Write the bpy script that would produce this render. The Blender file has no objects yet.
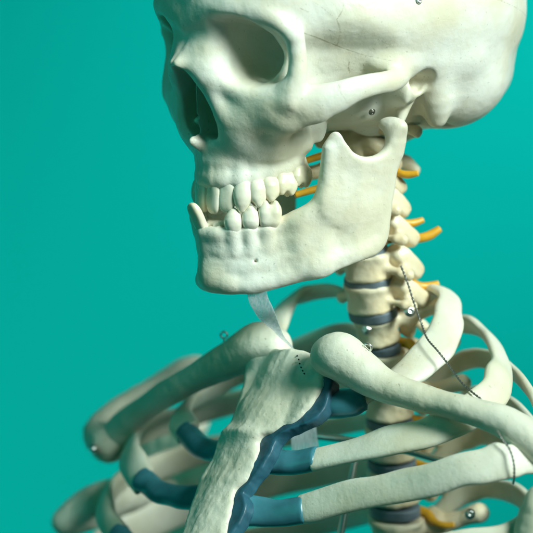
import bpy, math, random
import numpy as np
import openvdb
from mathutils import Vector, Matrix
U = 0.01                      # the scene is modelled in centimetres and built in metres
random.seed(4); RNG = np.random.default_rng(7)
scene = bpy.context.scene
COL = scene.collection

# ------------------------------------------------------------------ distance-field modelling
def smin(a, b, k):
    if np.ndim(k) == 0 and k <= 0: return np.minimum(a, b)
    h = np.maximum(k - np.abs(a - b), 0.0) / k
    return np.minimum(a, b) - h * h * k * 0.25
def smax(a, b, k): return -smin(-a, -b, k)

def rotm(rx=0, ry=0, rz=0):
    m = Matrix.Rotation(math.radians(rz), 3, 'Z') @ Matrix.Rotation(math.radians(ry), 3, 'Y') @ Matrix.Rotation(math.radians(rx), 3, 'X')
    return np.array(m)

def ellipsoid(c, r, rot=None):
    c = np.array(c, float); r = np.array(r, float)
    def f(X, Y, Z):
        x, y, z = X - c[0], Y - c[1], Z - c[2]
        if rot is not None:
            x, y, z = (rot[0, 0]*x + rot[1, 0]*y + rot[2, 0]*z, rot[0, 1]*x + rot[1, 1]*y + rot[2, 1]*z, rot[0, 2]*x + rot[1, 2]*y + rot[2, 2]*z)
        a = np.sqrt((x/r[0])**2 + (y/r[1])**2 + (z/r[2])**2) + 1e-6
        b = np.sqrt((x/r[0]**2)**2 + (y/r[1]**2)**2 + (z/r[2]**2)**2) + 1e-6
        return a * (a - 1) / b
    R_ = float(max(r))
    return f, (c - R_, c + R_)

def superell(c, r, p=3.0, rot=None):
    c = np.array(c, float); r = np.array(r, float)
    def f(X, Y, Z):
        x, y, z = X - c[0], Y - c[1], Z - c[2]
        if rot is not None:
            x, y, z = (rot[0, 0]*x + rot[1, 0]*y + rot[2, 0]*z, rot[0, 1]*x + rot[1, 1]*y + rot[2, 1]*z, rot[0, 2]*x + rot[1, 2]*y + rot[2, 2]*z)
        a = (np.abs(x/r[0])**p + np.abs(y/r[1])**p + np.abs(z/r[2])**p)**(1/p)
        return (a - 1) * min(r)
    R_ = float(max(r)) * 1.25
    return f, (c - R_, c + R_)

def cone(a, b, ra, rb, flat=None):
    """round cone from a to b; flat=(axis vector, factor) squeezes it along an axis"""
    a = np.array(a, float); b = np.array(b, float); ab = b - a; L2 = float(ab @ ab) + 1e-9
    def f(X, Y, Z):
        x, y, z = X - a[0], Y - a[1], Z - a[2]
        t = np.clip((x*ab[0] + y*ab[1] + z*ab[2]) / L2, 0, 1)
        x = x - t*ab[0]; y = y - t*ab[1]; z = z - t*ab[2]
        q = x*x + y*y + z*z
        if flat is not None:
            n, s = flat; n = np.array(n, float) / np.linalg.norm(n)
            q = q + (x*n[0] + y*n[1] + z*n[2])**2 * (s*s - 1)
        d = np.sqrt(q) - (ra + (rb - ra)*t)
        return d
    R_ = max(ra, rb)
    return f, (np.minimum(a, b) - R_, np.maximum(a, b) + R_)

def frustum_hole(a, b, ra, rb, p=2.6, up=(0, 0, 1)):
    """cavity along a->b whose section is a superellipse with half sizes ra=(side,up) at a and rb at b"""
    a = np.array(a, float); b = np.array(b, float); ax = b - a; L = np.linalg.norm(ax); ax /= L
    up = np.array(up, float); up -= ax * (up @ ax); up /= np.linalg.norm(up); sd = np.cross(up, ax)
    def f(X, Y, Z):
        x, y, z = X - a[0], Y - a[1], Z - a[2]
        t = x*ax[0] + y*ax[1] + z*ax[2]
        u = x*sd[0] + y*sd[1] + z*sd[2]
        v = x*up[0] + y*up[1] + z*up[2]
        tt = np.clip(t / L, -0.25, 1)
        w = 1 - tt if True else 0
        e = 1 - (1 - np.clip(w, 0, 1.25))**1.6 if False else w
        su = rb[0] + (ra[0] - rb[0]) * np.sign(e)*np.abs(e)**0.75
        sv = rb[1] + (ra[1] - rb[1]) * np.sign(e)*np.abs(e)**0.75
        q = (np.abs(u/su)**p + np.abs(v/sv)**p)**(1/p)
        d = (q - 1) * np.minimum(su, sv) * 0.8
        return np.maximum(d, t - L)
    R_ = max(*ra) * 1.3
    return f, (np.minimum(a - ax*0.25*L, b) - R_, np.maximum(a - ax*0.25*L, b) + R_)

def poly_dist(P, A, B):
    """signed distance of the points (A,B) to the closed 2-D polygon P"""
    P = np.asarray(P, float); n = len(P)
    d = np.full(A.shape, 1e9, np.float32); s = np.ones(A.shape, np.float32)
    for i in range(n):
        v0, v1 = P[i], P[i-1]
        e = v1 - v0; wx, wy = A - v0[0], B - v0[1]
        t = np.clip((wx*e[0] + wy*e[1]) / (e @ e + 1e-12), 0, 1)
        bx, by = wx - e[0]*t, wy - e[1]*t
        d = np.minimum(d, bx*bx + by*by)
        c1 = B >= v0[1]; c2 = B < v1[1]; c3 = e[0]*wy > e[1]*wx
        flip = (c1 & c2 & c3) | (~c1 & ~c2 & ~c3)
        s = np.where(flip, -s, s)
    return s * np.sqrt(d)

def smooth_poly(P, n=6, closed=True):
    """Catmull-Rom through points (any dimension)"""
    P = np.asarray(P, float); N = len(P); out = []
    for i in range(N if closed else N - 1):
        if closed: p0, p1, p2, p3 = P[i-1], P[i], P[(i+1) % N], P[(i+2) % N]
        else: p0, p1, p2, p3 = P[max(i-1, 0)], P[i], P[i+1], P[min(i+2, N-1)]
        for k in range(n):
            t = k / n
            out.append(0.5*((2*p1) + (-p0 + p2)*t + (2*p0 - 5*p1 + 4*p2 - p3)*t*t + (-p0 + 3*p1 - 3*p2 + p3)*t**3))
    if not closed: out.append(P[-1])
    return np.array(out)

class Field:
    def __init__(s, lo, hi, h):
        s.lo = np.array(lo, float); s.h = h
        s.n = np.ceil((np.array(hi, float) - s.lo) / h).astype(int) + 1
        s.ax = [(s.lo[i] + h*np.arange(s.n[i])).astype(np.float32) for i in range(3)]
        s.d = np.full(s.n, 4.0, np.float32)
    def block(s, bb, pad):
        a = np.clip(np.floor((bb[0] - pad - s.lo) / s.h).astype(int), 0, s.n); b = np.clip(np.ceil((bb[1] + pad - s.lo) / s.h).astype(int) + 1, 0, s.n)
        sl = tuple(slice(i, j) for i, j in zip(a, b))
        return sl, s.ax[0][sl[0]][:, None, None], s.ax[1][sl[1]][None, :, None], s.ax[2][sl[2]][None, None, :]
    def add(s, prim, k=0.2):
        f, bb = prim; sl, X, Y, Z = s.block(bb, k + 0.5)
        if s.d[sl].size: s.d[sl] = smin(s.d[sl], f(X, Y, Z), k)
    def cut(s, prim, k=0.2):
        f, bb = prim; sl, X, Y, Z = s.block(bb, k + 0.5)
        if s.d[sl].size: s.d[sl] = smax(s.d[sl], -f(X, Y, Z), k)
    def keep(s, prim, k=0.2):
        f, bb = prim
        s.d = smax(s.d, f(s.ax[0][:, None, None], s.ax[1][None, :, None], s.ax[2][None, None, :]), k)
    def chain(s, pts, k=0.3, flat=None, n=3):
        """smooth tube through (point, radius) pairs, blended into the field as ONE primitive"""
        P = np.array([(*p, r) for p, r in pts], float)
        if len(P) > 2 and n > 1: P = smooth_poly(P, n, False)
        R_ = P[:, 3].max()
        sl, X, Y, Z = s.block((P[:, :3].min(0) - R_, P[:, :3].max(0) + R_), k + 0.5)
        if not s.d[sl].size: return
        d = np.full(s.d[sl].shape, 9.0, np.float32)
        for p, q in zip(P[:-1], P[1:]): d = np.minimum(d, cone(p[:3], q[:3], p[3], q[3], flat)[0](X, Y, Z))
        s.d[sl] = smin(s.d[sl], d, k)
    def blur(s, lo, hi, n):
        """soften the field inside a box"""
        sl = s.block((np.array(lo, float), np.array(hi, float)), 0)[0]; b = s.d[sl]
        w = np.ones(b.shape, np.float32)
        for i in range(3):
            m = np.arange(b.shape[i]); e = np.minimum(m, b.shape[i] - 1 - m) / 5.0
            if s.ax[i][sl[i]][0] == s.ax[i][0]: e = (b.shape[i] - 1 - m) / 5.0
            w = w * np.clip(e, 0, 1).reshape([-1 if j == i else 1 for j in range(3)])
        c = b.copy()
        for _ in range(n):
            for i in range(3):
                p = np.concatenate([np.take(c, [0], i), c, np.take(c, [-1], i)], i); m = c.shape[i]
                c = 0.25*np.take(p, range(0, m), i) + 0.5*c + 0.25*np.take(p, range(2, m + 2), i)
        s.d[sl] = b + (c - b)*w
    def mirror(s):
        """the field was made for x >= 0 (first sample x = 0); mirror it to both sides"""
        s.d = np.concatenate([s.d[:0:-1], s.d], 0); s.lo = s.lo.copy(); s.lo[0] = -s.h*(s.n[0] - 1)
        s.n = np.array(s.d.shape); s.ax[0] = (s.lo[0] + s.h*np.arange(s.n[0])).astype(np.float32)
    def noise(s, size, amp, seed=1):
        r = np.random.default_rng(seed)
        m = np.ceil((s.n - 1) * s.h / size).astype(int) + 3
        g = r.standard_normal(m).astype(np.float32)
        def axis(i):
            u = (s.ax[i] - s.lo[i]) / size; k = np.floor(u).astype(int); t = u - k; return k, (t*t*(3 - 2*t)).astype(np.float32)
        for i in range(3):
            k, t = axis(i); t = t.reshape([-1 if j == i else 1 for j in range(3)])
            g = np.take(g, k, i)*(1 - t) + np.take(g, k + 1, i)*t
        s.d += amp * g
    def mesh(s):
        band = 3*s.h
        g = openvdb.FloatGrid(band); g.copyFromArray(np.clip(s.d, -band, band)); g.transform = openvdb.createLinearTransform(voxelSize=s.h)
        p, q = g.convertToQuads()
        return p.astype(float) + s.lo, q[:, ::-1]

# ------------------------------------------------------------------ objects
def new_obj(name, verts, faces, mat, parent=None, attrs=None, smooth=True):
    me = bpy.data.meshes.new(name)
    verts = np.asarray(verts, float) * U
    if isinstance(faces, np.ndarray) and faces.ndim == 2:
        me.vertices.add(len(verts)); me.vertices.foreach_set('co', verts.astype(np.float32).ravel())
        k = faces.shape[1]; me.loops.add(faces.size); me.loops.foreach_set('vertex_index', faces.astype(np.int32).ravel())
        me.polygons.add(len(faces)); me.polygons.foreach_set('loop_start', np.arange(0, faces.size, k, dtype=np.int32))
        me.update(calc_edges=True)
    else:
        me.from_pydata([tuple(v) for v in verts], [], [tuple(int(i) for i in f) for f in faces])
    me.validate()
    if smooth: me.polygons.foreach_set('use_smooth', np.ones(len(me.polygons), bool))
    for an, av in (attrs or {}).items():
        a = me.attributes.new(an, 'FLOAT', 'POINT'); a.data.foreach_set('value', np.asarray(av, np.float32))
    me.materials.append(mat); me.update()
    o = bpy.data.objects.new(name, me); COL.objects.link(o)
    if parent is not None: set_parent(o, parent)
    return o

def world_loc(p):
    m = Matrix.Identity(4)
    while p is not None: m = p.matrix_parent_inverse @ p.matrix_basis if False else m; p = None
    return m
def set_parent(o, p):
    o.parent = p
    if '_base' in p: o.location = Vector(o.location) - Vector(p['_base'])
def empty(name, loc):
    e = bpy.data.objects.new(name, None); COL.objects.link(e); e.location = Vector(loc)*U; e.empty_display_size = 0.02
    return e
# ------------------------------------------------------------------ materials
class Mat:
    def __init__(s, name):
        s.m = bpy.data.materials.new(name); s.m.use_nodes = True; s.t = s.m.node_tree; s.b = s.t.nodes['Principled BSDF']
        s.co = s.t.nodes.new('ShaderNodeTexCoord').outputs['Object']
    def n(s, kind, ins=None, **props):
        x = s.t.nodes.new(kind)
        for k, v in props.items(): setattr(x, k, v)
        for k, v in (ins or {}).items():
            if hasattr(v, 'is_output'): s.t.links.new(v, x.inputs[k])
            else: x.inputs[k].default_value = v
        return x
    def noise(s, scale, detail=4, rough=0.55, dist=0.0):
        return s.n('ShaderNodeTexNoise', {'Vector': s.co, 'Scale': scale, 'Detail': detail, 'Roughness': rough, 'Distortion': dist}).outputs['Fac']
    def ramp(s, fac, lo, hi, a=0.0, b=1.0):
        return s.n('ShaderNodeMapRange', {'Value': fac, 'From Min': lo, 'From Max': hi, 'To Min': a, 'To Max': b}, interpolation_type='SMOOTHSTEP').outputs['Result']
    def math(s, op, a, b): return s.n('ShaderNodeMath', {0: a, 1: b}, operation=op).outputs[0]
    def mix(s, f, a, b): 
        x = s.n('ShaderNodeMix', data_type='RGBA')
        for k, v in ((0, f), (6, a), (7, b)):
            if hasattr(v, 'is_output'): s.t.links.new(v, x.inputs[k])
            else: x.inputs[k].default_value = v
        return x.outputs[2]
    def bump(s, h, strength, dist, prev=None):
        x = s.n('ShaderNodeBump', {'Height': h, 'Strength': strength, 'Distance': dist})
        if prev is not None: s.t.links.new(prev, x.inputs['Normal'])
        return x.outputs['Normal']
    def set(s, **k):
        for n_, v in k.items():
            i = s.b.inputs[n_.replace('_', ' ')]
            if hasattr(v, 'is_output'): s.t.links.new(v, i)
            else: i.default_value = v
        return s.m
def bone_material(name, light, dark, grain=1.0, rough=0.42, crack=False, pits=1.0):
    m = Mat(name)
    big = m.ramp(m.noise(24, 4), 0.36, 0.66); mid = m.ramp(m.noise(120, 4), 0.42, 0.72)
    c = m.mix(m.math('MULTIPLY', big, 0.95), light, dark); c = m.mix(m.math('MULTIPLY', mid, 0.30), c, dark)
    specks = m.ramp(m.noise(520, 2, 0.4), 0.70, 0.76)
    c = m.mix(m.math('MULTIPLY', specks, 0.28*pits), c, (0.20, 0.15, 0.08, 1))
    nrm = m.bump(m.noise(95, 5, 0.6), 0.35*grain, 0.0012)
    nrm = m.bump(m.noise(420, 4, 0.6), 0.40*grain, 0.0005, nrm)
    vor = m.n('ShaderNodeTexVoronoi', {'Vector': m.co, 'Scale': 240.0}).outputs['Distance']
    nrm = m.bump(m.ramp(vor, 0.05, 0.22), 0.07*pits*grain, 0.0003, nrm)
    if crack:
        a = m.n('ShaderNodeAttribute', attribute_name='crack').outputs['Fac']
        d = m.math('ADD', a, m.math('MULTIPLY', m.math('SUBTRACT', m.noise(260, 3), 0.5), 0.06))
        ln = m.ramp(m.math('ABSOLUTE', d, 0.0), 0.010, 0.035, 1.0, 0.0)
        ln = m.math('MULTIPLY', ln, m.ramp(m.noise(60, 2), 0.35, 0.6, 0.35, 1.0))
        c = m.mix(m.math('MULTIPLY', ln, 0.55), c, (0.22, 0.17, 0.08, 1)); nrm = m.bump(ln, -0.8, 0.0006, nrm)
    rg = m.ramp(m.noise(70, 4), 0.3, 0.7, rough - 0.08, rough + 0.10)
    m.set(Base_Color=c, Roughness=rg, Normal=nrm, Subsurface_Weight=0.12, Subsurface_Radius=(0.004, 0.003, 0.0018), Subsurface_Scale=1.0, Specular_IOR_Level=0.45)
    return m.m
def plain(name, col, rough, metal=0.0, bump=0.0, scale=200.0, var=0.0, **k):
    m = Mat(name); c = (*col, 1)
    if var: c = m.mix(m.ramp(m.noise(scale*0.4, 3), 0.35, 0.7), (*col, 1), tuple(x*(1 - var) for x in col) + (1,))
    if bump: m.set(Normal=m.bump(m.noise(scale, 4), bump, 0.0006))
    m.set(Base_Color=c, Roughness=rough, Metallic=metal, **k)
    return m.m
BONE = bone_material('bone_plastic', (0.84, 0.83, 0.74, 1), (0.73, 0.67, 0.50, 1), 0.85, 0.42, True)
BONE_ROUGH = bone_material('bone_plastic_rough', (0.74, 0.72, 0.60, 1), (0.63, 0.60, 0.45, 1), 1.1, 0.48, False, 1.8)
BONE_SPINE = bone_material('bone_plastic_cream', (0.82, 0.73, 0.54, 1), (0.72, 0.57, 0.34, 1), 0.8, 0.45)
BONE_RIB = bone_material('bone_plastic_pale', (0.78, 0.76, 0.64, 1), (0.68, 0.63, 0.46, 1), 0.9, 0.46, False, 0.8)
TOOTH = bone_material('tooth_plastic', (0.85, 0.82, 0.71, 1), (0.77, 0.69, 0.49, 1), 0.4, 0.25, False, 0.4)
CART = plain('blue_cartilage', (0.065, 0.26, 0.32), 0.30, 0, 0.25, 160, 0.35, Subsurface_Weight=0.45, Subsurface_Radius=(0.002, 0.006, 0.008))
NAVY = plain('navy_cartilage', (0.028, 0.115, 0.165), 0.42, 0, 0.3, 260, 0.4)
DISC = plain('disc_rubber', (0.17, 0.22, 0.26), 0.5, 0, 0.3, 220, 0.3)
NERVE = plain('nerve_vinyl', (0.78, 0.40, 0.025), 0.35, 0, 0.2, 200, 0.3, Subsurface_Weight=0.2, Subsurface_Radius=(0.006, 0.003, 0.001))
STEEL = plain('screw_steel', (0.80, 0.80, 0.78), 0.28, 1.0, 0.1, 500)
WIRE = plain('dark_wire', (0.30, 0.30, 0.27), 0.4, 1.0)
ROD = plain('rod_steel', (0.72, 0.75, 0.70), 0.32, 1.0, 0.1, 300)
INK = plain('black_ink', (0.02, 0.02, 0.03), 0.5)
def film_material():
    m = Mat('clear_film')
    tr = m.n('ShaderNodeBsdfTransparent', {'Color': (0.97, 0.99, 1.0, 1)})
    df = m.n('ShaderNodeBsdfTranslucent', {'Color': (0.85, 0.9, 0.95, 1)})
    m.set(Base_Color=(0.85, 0.90, 0.94, 1), Roughness=0.18)
    s1 = m.n('ShaderNodeMixShader', {0: 0.4}); m.t.links.new(m.b.outputs[0], s1.inputs[1]); m.t.links.new(df.outputs[0], s1.inputs[2])
    st = m.n('ShaderNodeTexNoise', {'Vector': m.n('ShaderNodeMapping', {'Vector': m.co, 'Scale': (900.0, 900.0, 60.0), 'Rotation': (0.0, 0.6, 0.0)}).outputs[0], 'Scale': 1.0, 'Detail': 4.0}).outputs['Fac']
    s2 = m.n('ShaderNodeMixShader', {0: m.ramp(st, 0.3, 0.7, 0.3, 0.8)}); m.t.links.new(tr.outputs[0], s2.inputs[1]); m.t.links.new(s1.outputs[0], s2.inputs[2])
    m.t.links.new(s2.outputs[0], m.t.nodes['Material Output'].inputs['Surface']); return m.m
FILM = film_material()
BACK = plain('teal_paper', (0.0, 0.47, 0.41), 0.9, 0, 0.08, 600, Specular_IOR_Level=0.05)
# ------------------------------------------------------------------ head pose
def head_matrix(yaw, pitch, roll):
    y, p, r = (math.radians(a) for a in (yaw, pitch, roll))
    A = np.array([[math.sin(y), -math.cos(y), 0], [-math.cos(y), -math.sin(y), 0], [0, 0, 1.]])
    P = np.array([[1, 0, 0], [0, math.cos(p), math.sin(p)], [0, -math.sin(p), math.cos(p)]])
    Q = np.array([[math.cos(r), 0, math.sin(r)], [0, 1, 0], [-math.sin(r), 0, math.cos(r)]])
    return A @ P @ Q
HM = head_matrix(37.5, 5.4, 5.3); HT = np.array([3.62, 0, 9.38])
def head(p): return np.asarray(p, float) @ HM.T + HT

# ------------------------------------------------------------------ skull (cranium, cheek bones, upper jaw); x left, y forward, z up
def build_skull():
    F = Field((0, -12, -6.2), (8.4, 11.2, 8.6), 0.065)
    F.add(ellipsoid((0, 0.8, 4.4), (6.3, 8.5, 6.4)), 0)
    F.add(ellipsoid((0, -2.8, 3.3), (7.2, 7.25, 5.6)), 1.2)
    F.add(ellipsoid((0, -4.3, 0.0), (5.25, 5.5, 2.85)), 1.0)
    F.add(ellipsoid((4.3, 0.6, 3.0), (2.5, 4.6, 2.6)), 0.8)
    F.add(ellipsoid((3.8, -3.9, 0.1), (2.5, 2.9, 2.6)), 1.0)
    # temple recess behind the cheek bone
    rec = smooth_poly([(6.9, 1.5), (6.3, 0.3), (5.6, -0.6), (4.5, -0.6), (2.6, 0.1), (2.0, 0.55), (1.75, 1.0), (2.2, 1.22), (3.0, 3.2), (4.4, 3.8), (5.6, 4.0), (6.9, 3.6)], 3)
    Yb, Zb = F.ax[1][:, None], F.ax[2][None, :]
    p2 = poly_dist(rec, Yb + 0*Zb, Zb + 0*Yb)[None]
    floor = (3.85 + 0.48*np.clip(5.0 - Yb, 0, 4) + 0.22*np.clip(3.6 - Yb, 0, 3)*np.clip(Zb - 0.5, 0, 2) + 0.62*np.clip(Zb - 0.5, 0, 1.2) + 1.3*np.clip(Zb - 1.7, 0, 2.5))[None]
    F.d = smax(F.d, -np.maximum(p2, floor - F.ax[0][:, None, None]), (0.2 + 0.9*np.clip((Zb - 0.8)/1.0, 0, 1)[None] + 0*F.d).astype(np.float32)).astype(np.float32)
    F.cut(ellipsoid((6.9, 4.2, -2.4), (2.8, 4.0, 2.6)), 0.5)
    # forehead, brow
    F.add(ellipsoid((0, 6.4, 4.4), (4.8, 3.0, 3.2)), 1.0)
    F.chain([((0, 9.15, 3.1), 0.55), ((1.6, 8.85, 3.6), 0.5), ((3.0, 8.3, 3.75), 0.42), ((4.1, 7.55, 3.35), 0.40), ((4.85, 6.8, 2.5), 0.40)], 0.6)
    F.add(ellipsoid((1.3, 8.5, 3.8), (1.8, 0.9, 0.7)), 0.5)
    # block the face grows from
    F.add(ellipsoid((0, 5.4, 0.2), (3.8, 2.8, 3.0)), 0.6)
    F.add(superell((0.9, 5.9, -1.7), (2.3, 2.1, 2.2), 2.6), 0.6)
    # frontal process of the cheek bone, cheek body, arch
    F.chain([((4.85, 6.7, 2.4), 0.45), ((4.9, 6.5, 1.4), 0.46), ((4.9, 6.6, 0.5), 0.5), ((4.6, 6.85, -0.6), 0.6)], 0.3)
    F.add(ellipsoid((4.2, 6.6, -0.95), (1.15, 0.6, 1.2), rotm(0, 0, -42)), 0.4)
    F.chain([((4.25, 6.5, -1.55), 0.5), ((5.2, 5.75, -1.0), 0.75)], 0.4, ((0.7, 0.7, 0), 1.9))
    F.chain([((5.2, 5.9, -0.7), 0.85), ((5.85, 5.1, -0.5), 0.78), ((6.3, 4.2, -0.12), 0.64), ((6.42, 3.0, 0.1), 0.58), ((6.35, 1.9, 0.2), 0.58), ((6.05, 1.0, 0.42), 0.48), ((5.5, 0.2, 0.6), 0.25)], 0.3, ((1, 0.25, 0), 2.0))
    F.add(ellipsoid((5.2, -0.2, 1.3), (0.95, 2.2, 0.9)), 0.7); F.chain([((5.3, 0.2, 1.0), 0.55), ((5.6, -1.5, 1.0), 0.7), ((5.9, -3.0, 1.0), 0.7)], 0.8)
    # lower rim of the eye socket, frontal process of the upper jaw
    F.chain([((4.55, 6.85, 0.0), 0.4), ((4.0, 7.1, -0.25), 0.4), ((3.3, 7.5, -0.4), 0.4), ((2.4, 8.0, -0.25), 0.42), ((1.65, 8.4, 0.2), 0.4), ((1.05, 8.7, 1.2), 0.38), ((0.9, 8.55, 2.3), 0.42)], 0.4)
    F.chain([((1.45, 8.4, -1.2), 0.45), ((1.2, 8.75, -0.2), 0.42), ((0.75, 9.2, 1.0), 0.36)], 0.4)
    # nasal bones and the plane beside them
    F.chain([((0, 8.4, 2.65), 0.45), ((0.08, 8.98, 1.95), 0.38), ((0.1, 9.95, 1.12), 0.27)], 0.3)
    F.chain([((0.5, 8.4, 2.65), 0.45), ((0.5, 8.9, 1.8), 0.40), ((0.42, 9.58, 1.12), 0.22)], 0.6)
    F.chain([((0.95, 8.35, 2.6), 0.42), ((1.0, 8.65, 1.6), 0.42), ((1.05, 8.9, 0.5), 0.38)], 0.6)
    F.chain([((0.6, 8.95, 1.7), 0.38), ((0.85, 9.15, 0.9), 0.30)], 0.8)
    F.chain([((1.3, 8.3, 2.6), 0.42), ((1.4, 8.42, 1.5), 0.42), ((1.45, 8.5, 0.6), 0.42)], 0.8)
    # upper jaw: tooth-bearing arch and front wall
    arch = [((0, 8.0, -3.6), 0.56), ((0.65, 7.85, -3.6), 0.56), ((1.2, 7.3, -3.55), 0.58), ((1.65, 6.6, -3.45), 0.62), ((2.05, 5.75, -3.3), 0.66), ((2.25, 5.0, -3.1), 0.68), ((2.4, 4.5, -2.8), 0.66)]
    F.chain(arch, 0.3)
    F.chain([((p[0], p[1] - 0.02, p[2] - 0.74), 0.6) for p, r in arch[:-1]], 0.25)
    F.chain([((0, 8.1, -4.5), 0.42), ((0.65, 7.93, -4.5), 0.42), ((1.2, 7.45, -4.45), 0.42), ((1.65, 6.8, -4.35), 0.42)], 0.2)
    F.chain([((0, 8.0, -3.0), 0.55), ((0.8, 7.8, -2.8), 0.65), ((1.5, 7.15, -2.6), 0.85), ((2.1, 6.25, -2.4), 1.0), ((2.3, 5.2, -2.2), 1.0)], 0.4)
    F.chain([((1.45, 7.9, -1.9), 0.62), ((2.3, 7.3, -1.4), 1.0), ((3.3, 6.9, -1.0), 0.95)], 0.6)
    F.add(ellipsoid((1.75, 7.55, -1.6), (0.8, 0.85, 1.4)), 0.6)
    # buttress from the molars out to the cheek
    F.chain([((2.4, 6.0, -2.9), 0.6), ((3.1, 6.35, -2.2), 0.65), ((3.9, 6.55, -1.65), 0.55)], 0.5)
    F.blur((2.6, -1.0, -3.2), (8, 7.9, 2.2), 7); F.blur((0, 6.0, -3.4), (4, 10.2, 2.8), 4); F.blur((0.9, 5.6, -3.6), (5.2, 9.6, 0.9), 16)
    # hollows: palate, canine fossa, eye socket, nose
    F.cut(ellipsoid((0, 5.0, -4.6), (1.5, 1.9, 1.4)), 0.4)
    orb = smooth_poly([(2.0, 3.05), (2.7, 3.28), (3.3, 3.2), (3.75, 2.75), (3.94, 2.2), (3.96, 1.5), (3.74, 0.72), (3.3, 0.22), (2.75, 0.22), (2.2, 0.5), (1.92, 1.2), (1.85, 2.2)], 3)
    sl, X, Y, Z = F.block((np.array((0.2, 3.6, -0.8)), np.array((6.4, 10.5, 4.4))), 0)
    w = Y + 0.5*(X - 1.4) - 8.5
    t = np.clip(-w/3.5, -0.4, 1.0); s = np.where(t > 0, np.sqrt(np.clip(1 - t*t*0.97, 0.02, 1)), 1 - 0.18*t)
    cx, cz = 2.95, 1.75
    px = X - (cx - 0.95*np.clip(t, 0, 1)); pz = Z - (cz - 0.05*t)
    dd = poly_dist(orb - np.array((cx, cz)), (px/s + 0*Z), (pz/s + 0*X)) * s
    F.d[sl] = smax(F.d[sl], -dd.astype(np.float32), (0.2 + 0.35*np.clip((2.7 - X)/0.9, 0, 1) + 0*Y + 0*Z).astype(np.float32))
    F.cut(ellipsoid((4.25, 8.2, 1.6), (0.5, 1.0, 1.0)), 0.3)
    pear = smooth_poly([(0, 1.05), (0.38, 0.85), (0.75, 0.0), (1.12, -1.15), (1.22, -1.9), (0.95, -2.42), (0.45, -2.5), (0, -2.42), (-0.6, -2.4), (-0.6, 1.0)], 4)
    sl, X, Y, Z = F.block((np.array((0, 4.6, -3.2)), np.array((2.2, 11.1, 1.6))), 0)
    p2 = poly_dist(pear, (X[:, 0, 0])[:, None] + 0*(Z[0, 0, :])[None], (Z[0, 0, :])[None] + 0*(X[:, 0, 0])[:, None])[:, None, :]
    F.d[sl] = smax(F.d[sl], -np.maximum(p2, 5.2 - Y), 0.1)
    # septum, turbinates, nasal spine
    F.add(superell((-0.12, 7.0, -0.9), (0.2, 2.1, 2.3), 2.6), 0.12)
    F.add(ellipsoid((1.0, 7.0, -1.7), (0.4, 1.2, 0.35)), 0.1)
    F.add(ellipsoid((0.9, 6.8, -0.5), (0.35, 1.2, 0.3)), 0.1)
    F.chain([((0, 8.2, -2.85), 0.4), ((0, 8.75, -2.68), 0.26), ((0, 9.1, -2.58), 0.14)], 0.25)
    # roots showing through the front wall
    for x, y, r, zt in ((0.42, 8.42, 0.2, -3.0), (1.05, 8.1, 0.2, -2.9), (1.65, 7.6, 0.3, -2.2), (2.1, 6.95, 0.2, -3.0), (2.42, 6.3, 0.2, -3.0), (2.65, 5.6, 0.22, -3.2), (2.8, 4.8, 0.22, -3.2)):
        F.chain([((x*0.93, y - 0.14, -4.55), r), ((x*0.88, y - 0.32, zt), r*0.6)], 0.25)
    # skull base: tympanic part, mastoid, styloid, jaw socket, condyles, pterygoid plates
    F.chain([((5.2, -1.4, 0.9), 1.15), ((5.25, -1.7, -0.8), 0.9), ((5.15, -1.85, -1.85), 0.55)], 0.5)
    F.blur((2.5, -4.5, -4), (8, 0.8, 2.0), 8)
    F.cut(ellipsoid((4.2, -2.4, -2.2), (0.35, 1.5, 0.8)), 0.3)
    F.add(ellipsoid((4.6, 0.2, -0.4), (1.3, 0.75, 0.9)), 0.3)
    F.cut(ellipsoid((6.1, -0.25, 0.0), (1.1, 0.66, 0.66)), 0.15)
    F.cut(cone((6.6, -0.25, -0.05), (4.6, 0.1, 0.0), 0.5, 0.35), 0.12)
    F.add(ellipsoid((5.5, 0.5, -0.5), (0.35, 0.22, 0.6)), 0.2)
    F.chain([((5.5, 0.42, 0.2), 0.10), ((5.45, 0.38, -0.35), 0.13), ((5.4, -0.05, -0.66), 0.14), ((5.4, -0.55, -0.6), 0.14), ((5.5, -0.85, -0.25), 0.12)], 0.1)
    F.chain([((4.7, -0.3, -1.0), 0.32), ((4.6, 0.0, -1.9), 0.2), ((4.4, 0.3, -3.0), 0.1)], 0.2)
    F.add(ellipsoid((0, -1.5, -1.0), (4.4, 4.6, 1.5)), 0.8)
    F.add(ellipsoid((2.0, 1.4, -1.2), (1.7, 1.7, 0.8)), 1.0)
    F.add(ellipsoid((5.5, 0.9, 0.95), (0.85, 1.7, 0.7)), 0.5)
    F.add(ellipsoid((1.7, -0.8, -2.3), (0.6, 1.1, 0.6), rotm(0, 0, 20)), 0.3)
    F.chain([((0, 0.5, -1.7), 0.8), ((0, 3.6, -0.4), 0.9)], 0.4)
    F.chain([((2.0, 3.9, -1.0), 0.9), ((2.5, 3.7, -1.9), 0.75), ((2.6, 3.6, -2.4), 0.45)], 0.3, ((1, 0, 0), 1.8))
    F.add(ellipsoid((2.3, 3.2, -0.5), (1.7, 2.1, 0.9)), 0.8)
    F.mirror()
    F.noise(1.8, 0.022, 3); F.noise(0.7, 0.008, 5); F.noise(0.28, 0.004, 6)
    v, q = F.mesh()
    return v, q
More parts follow.
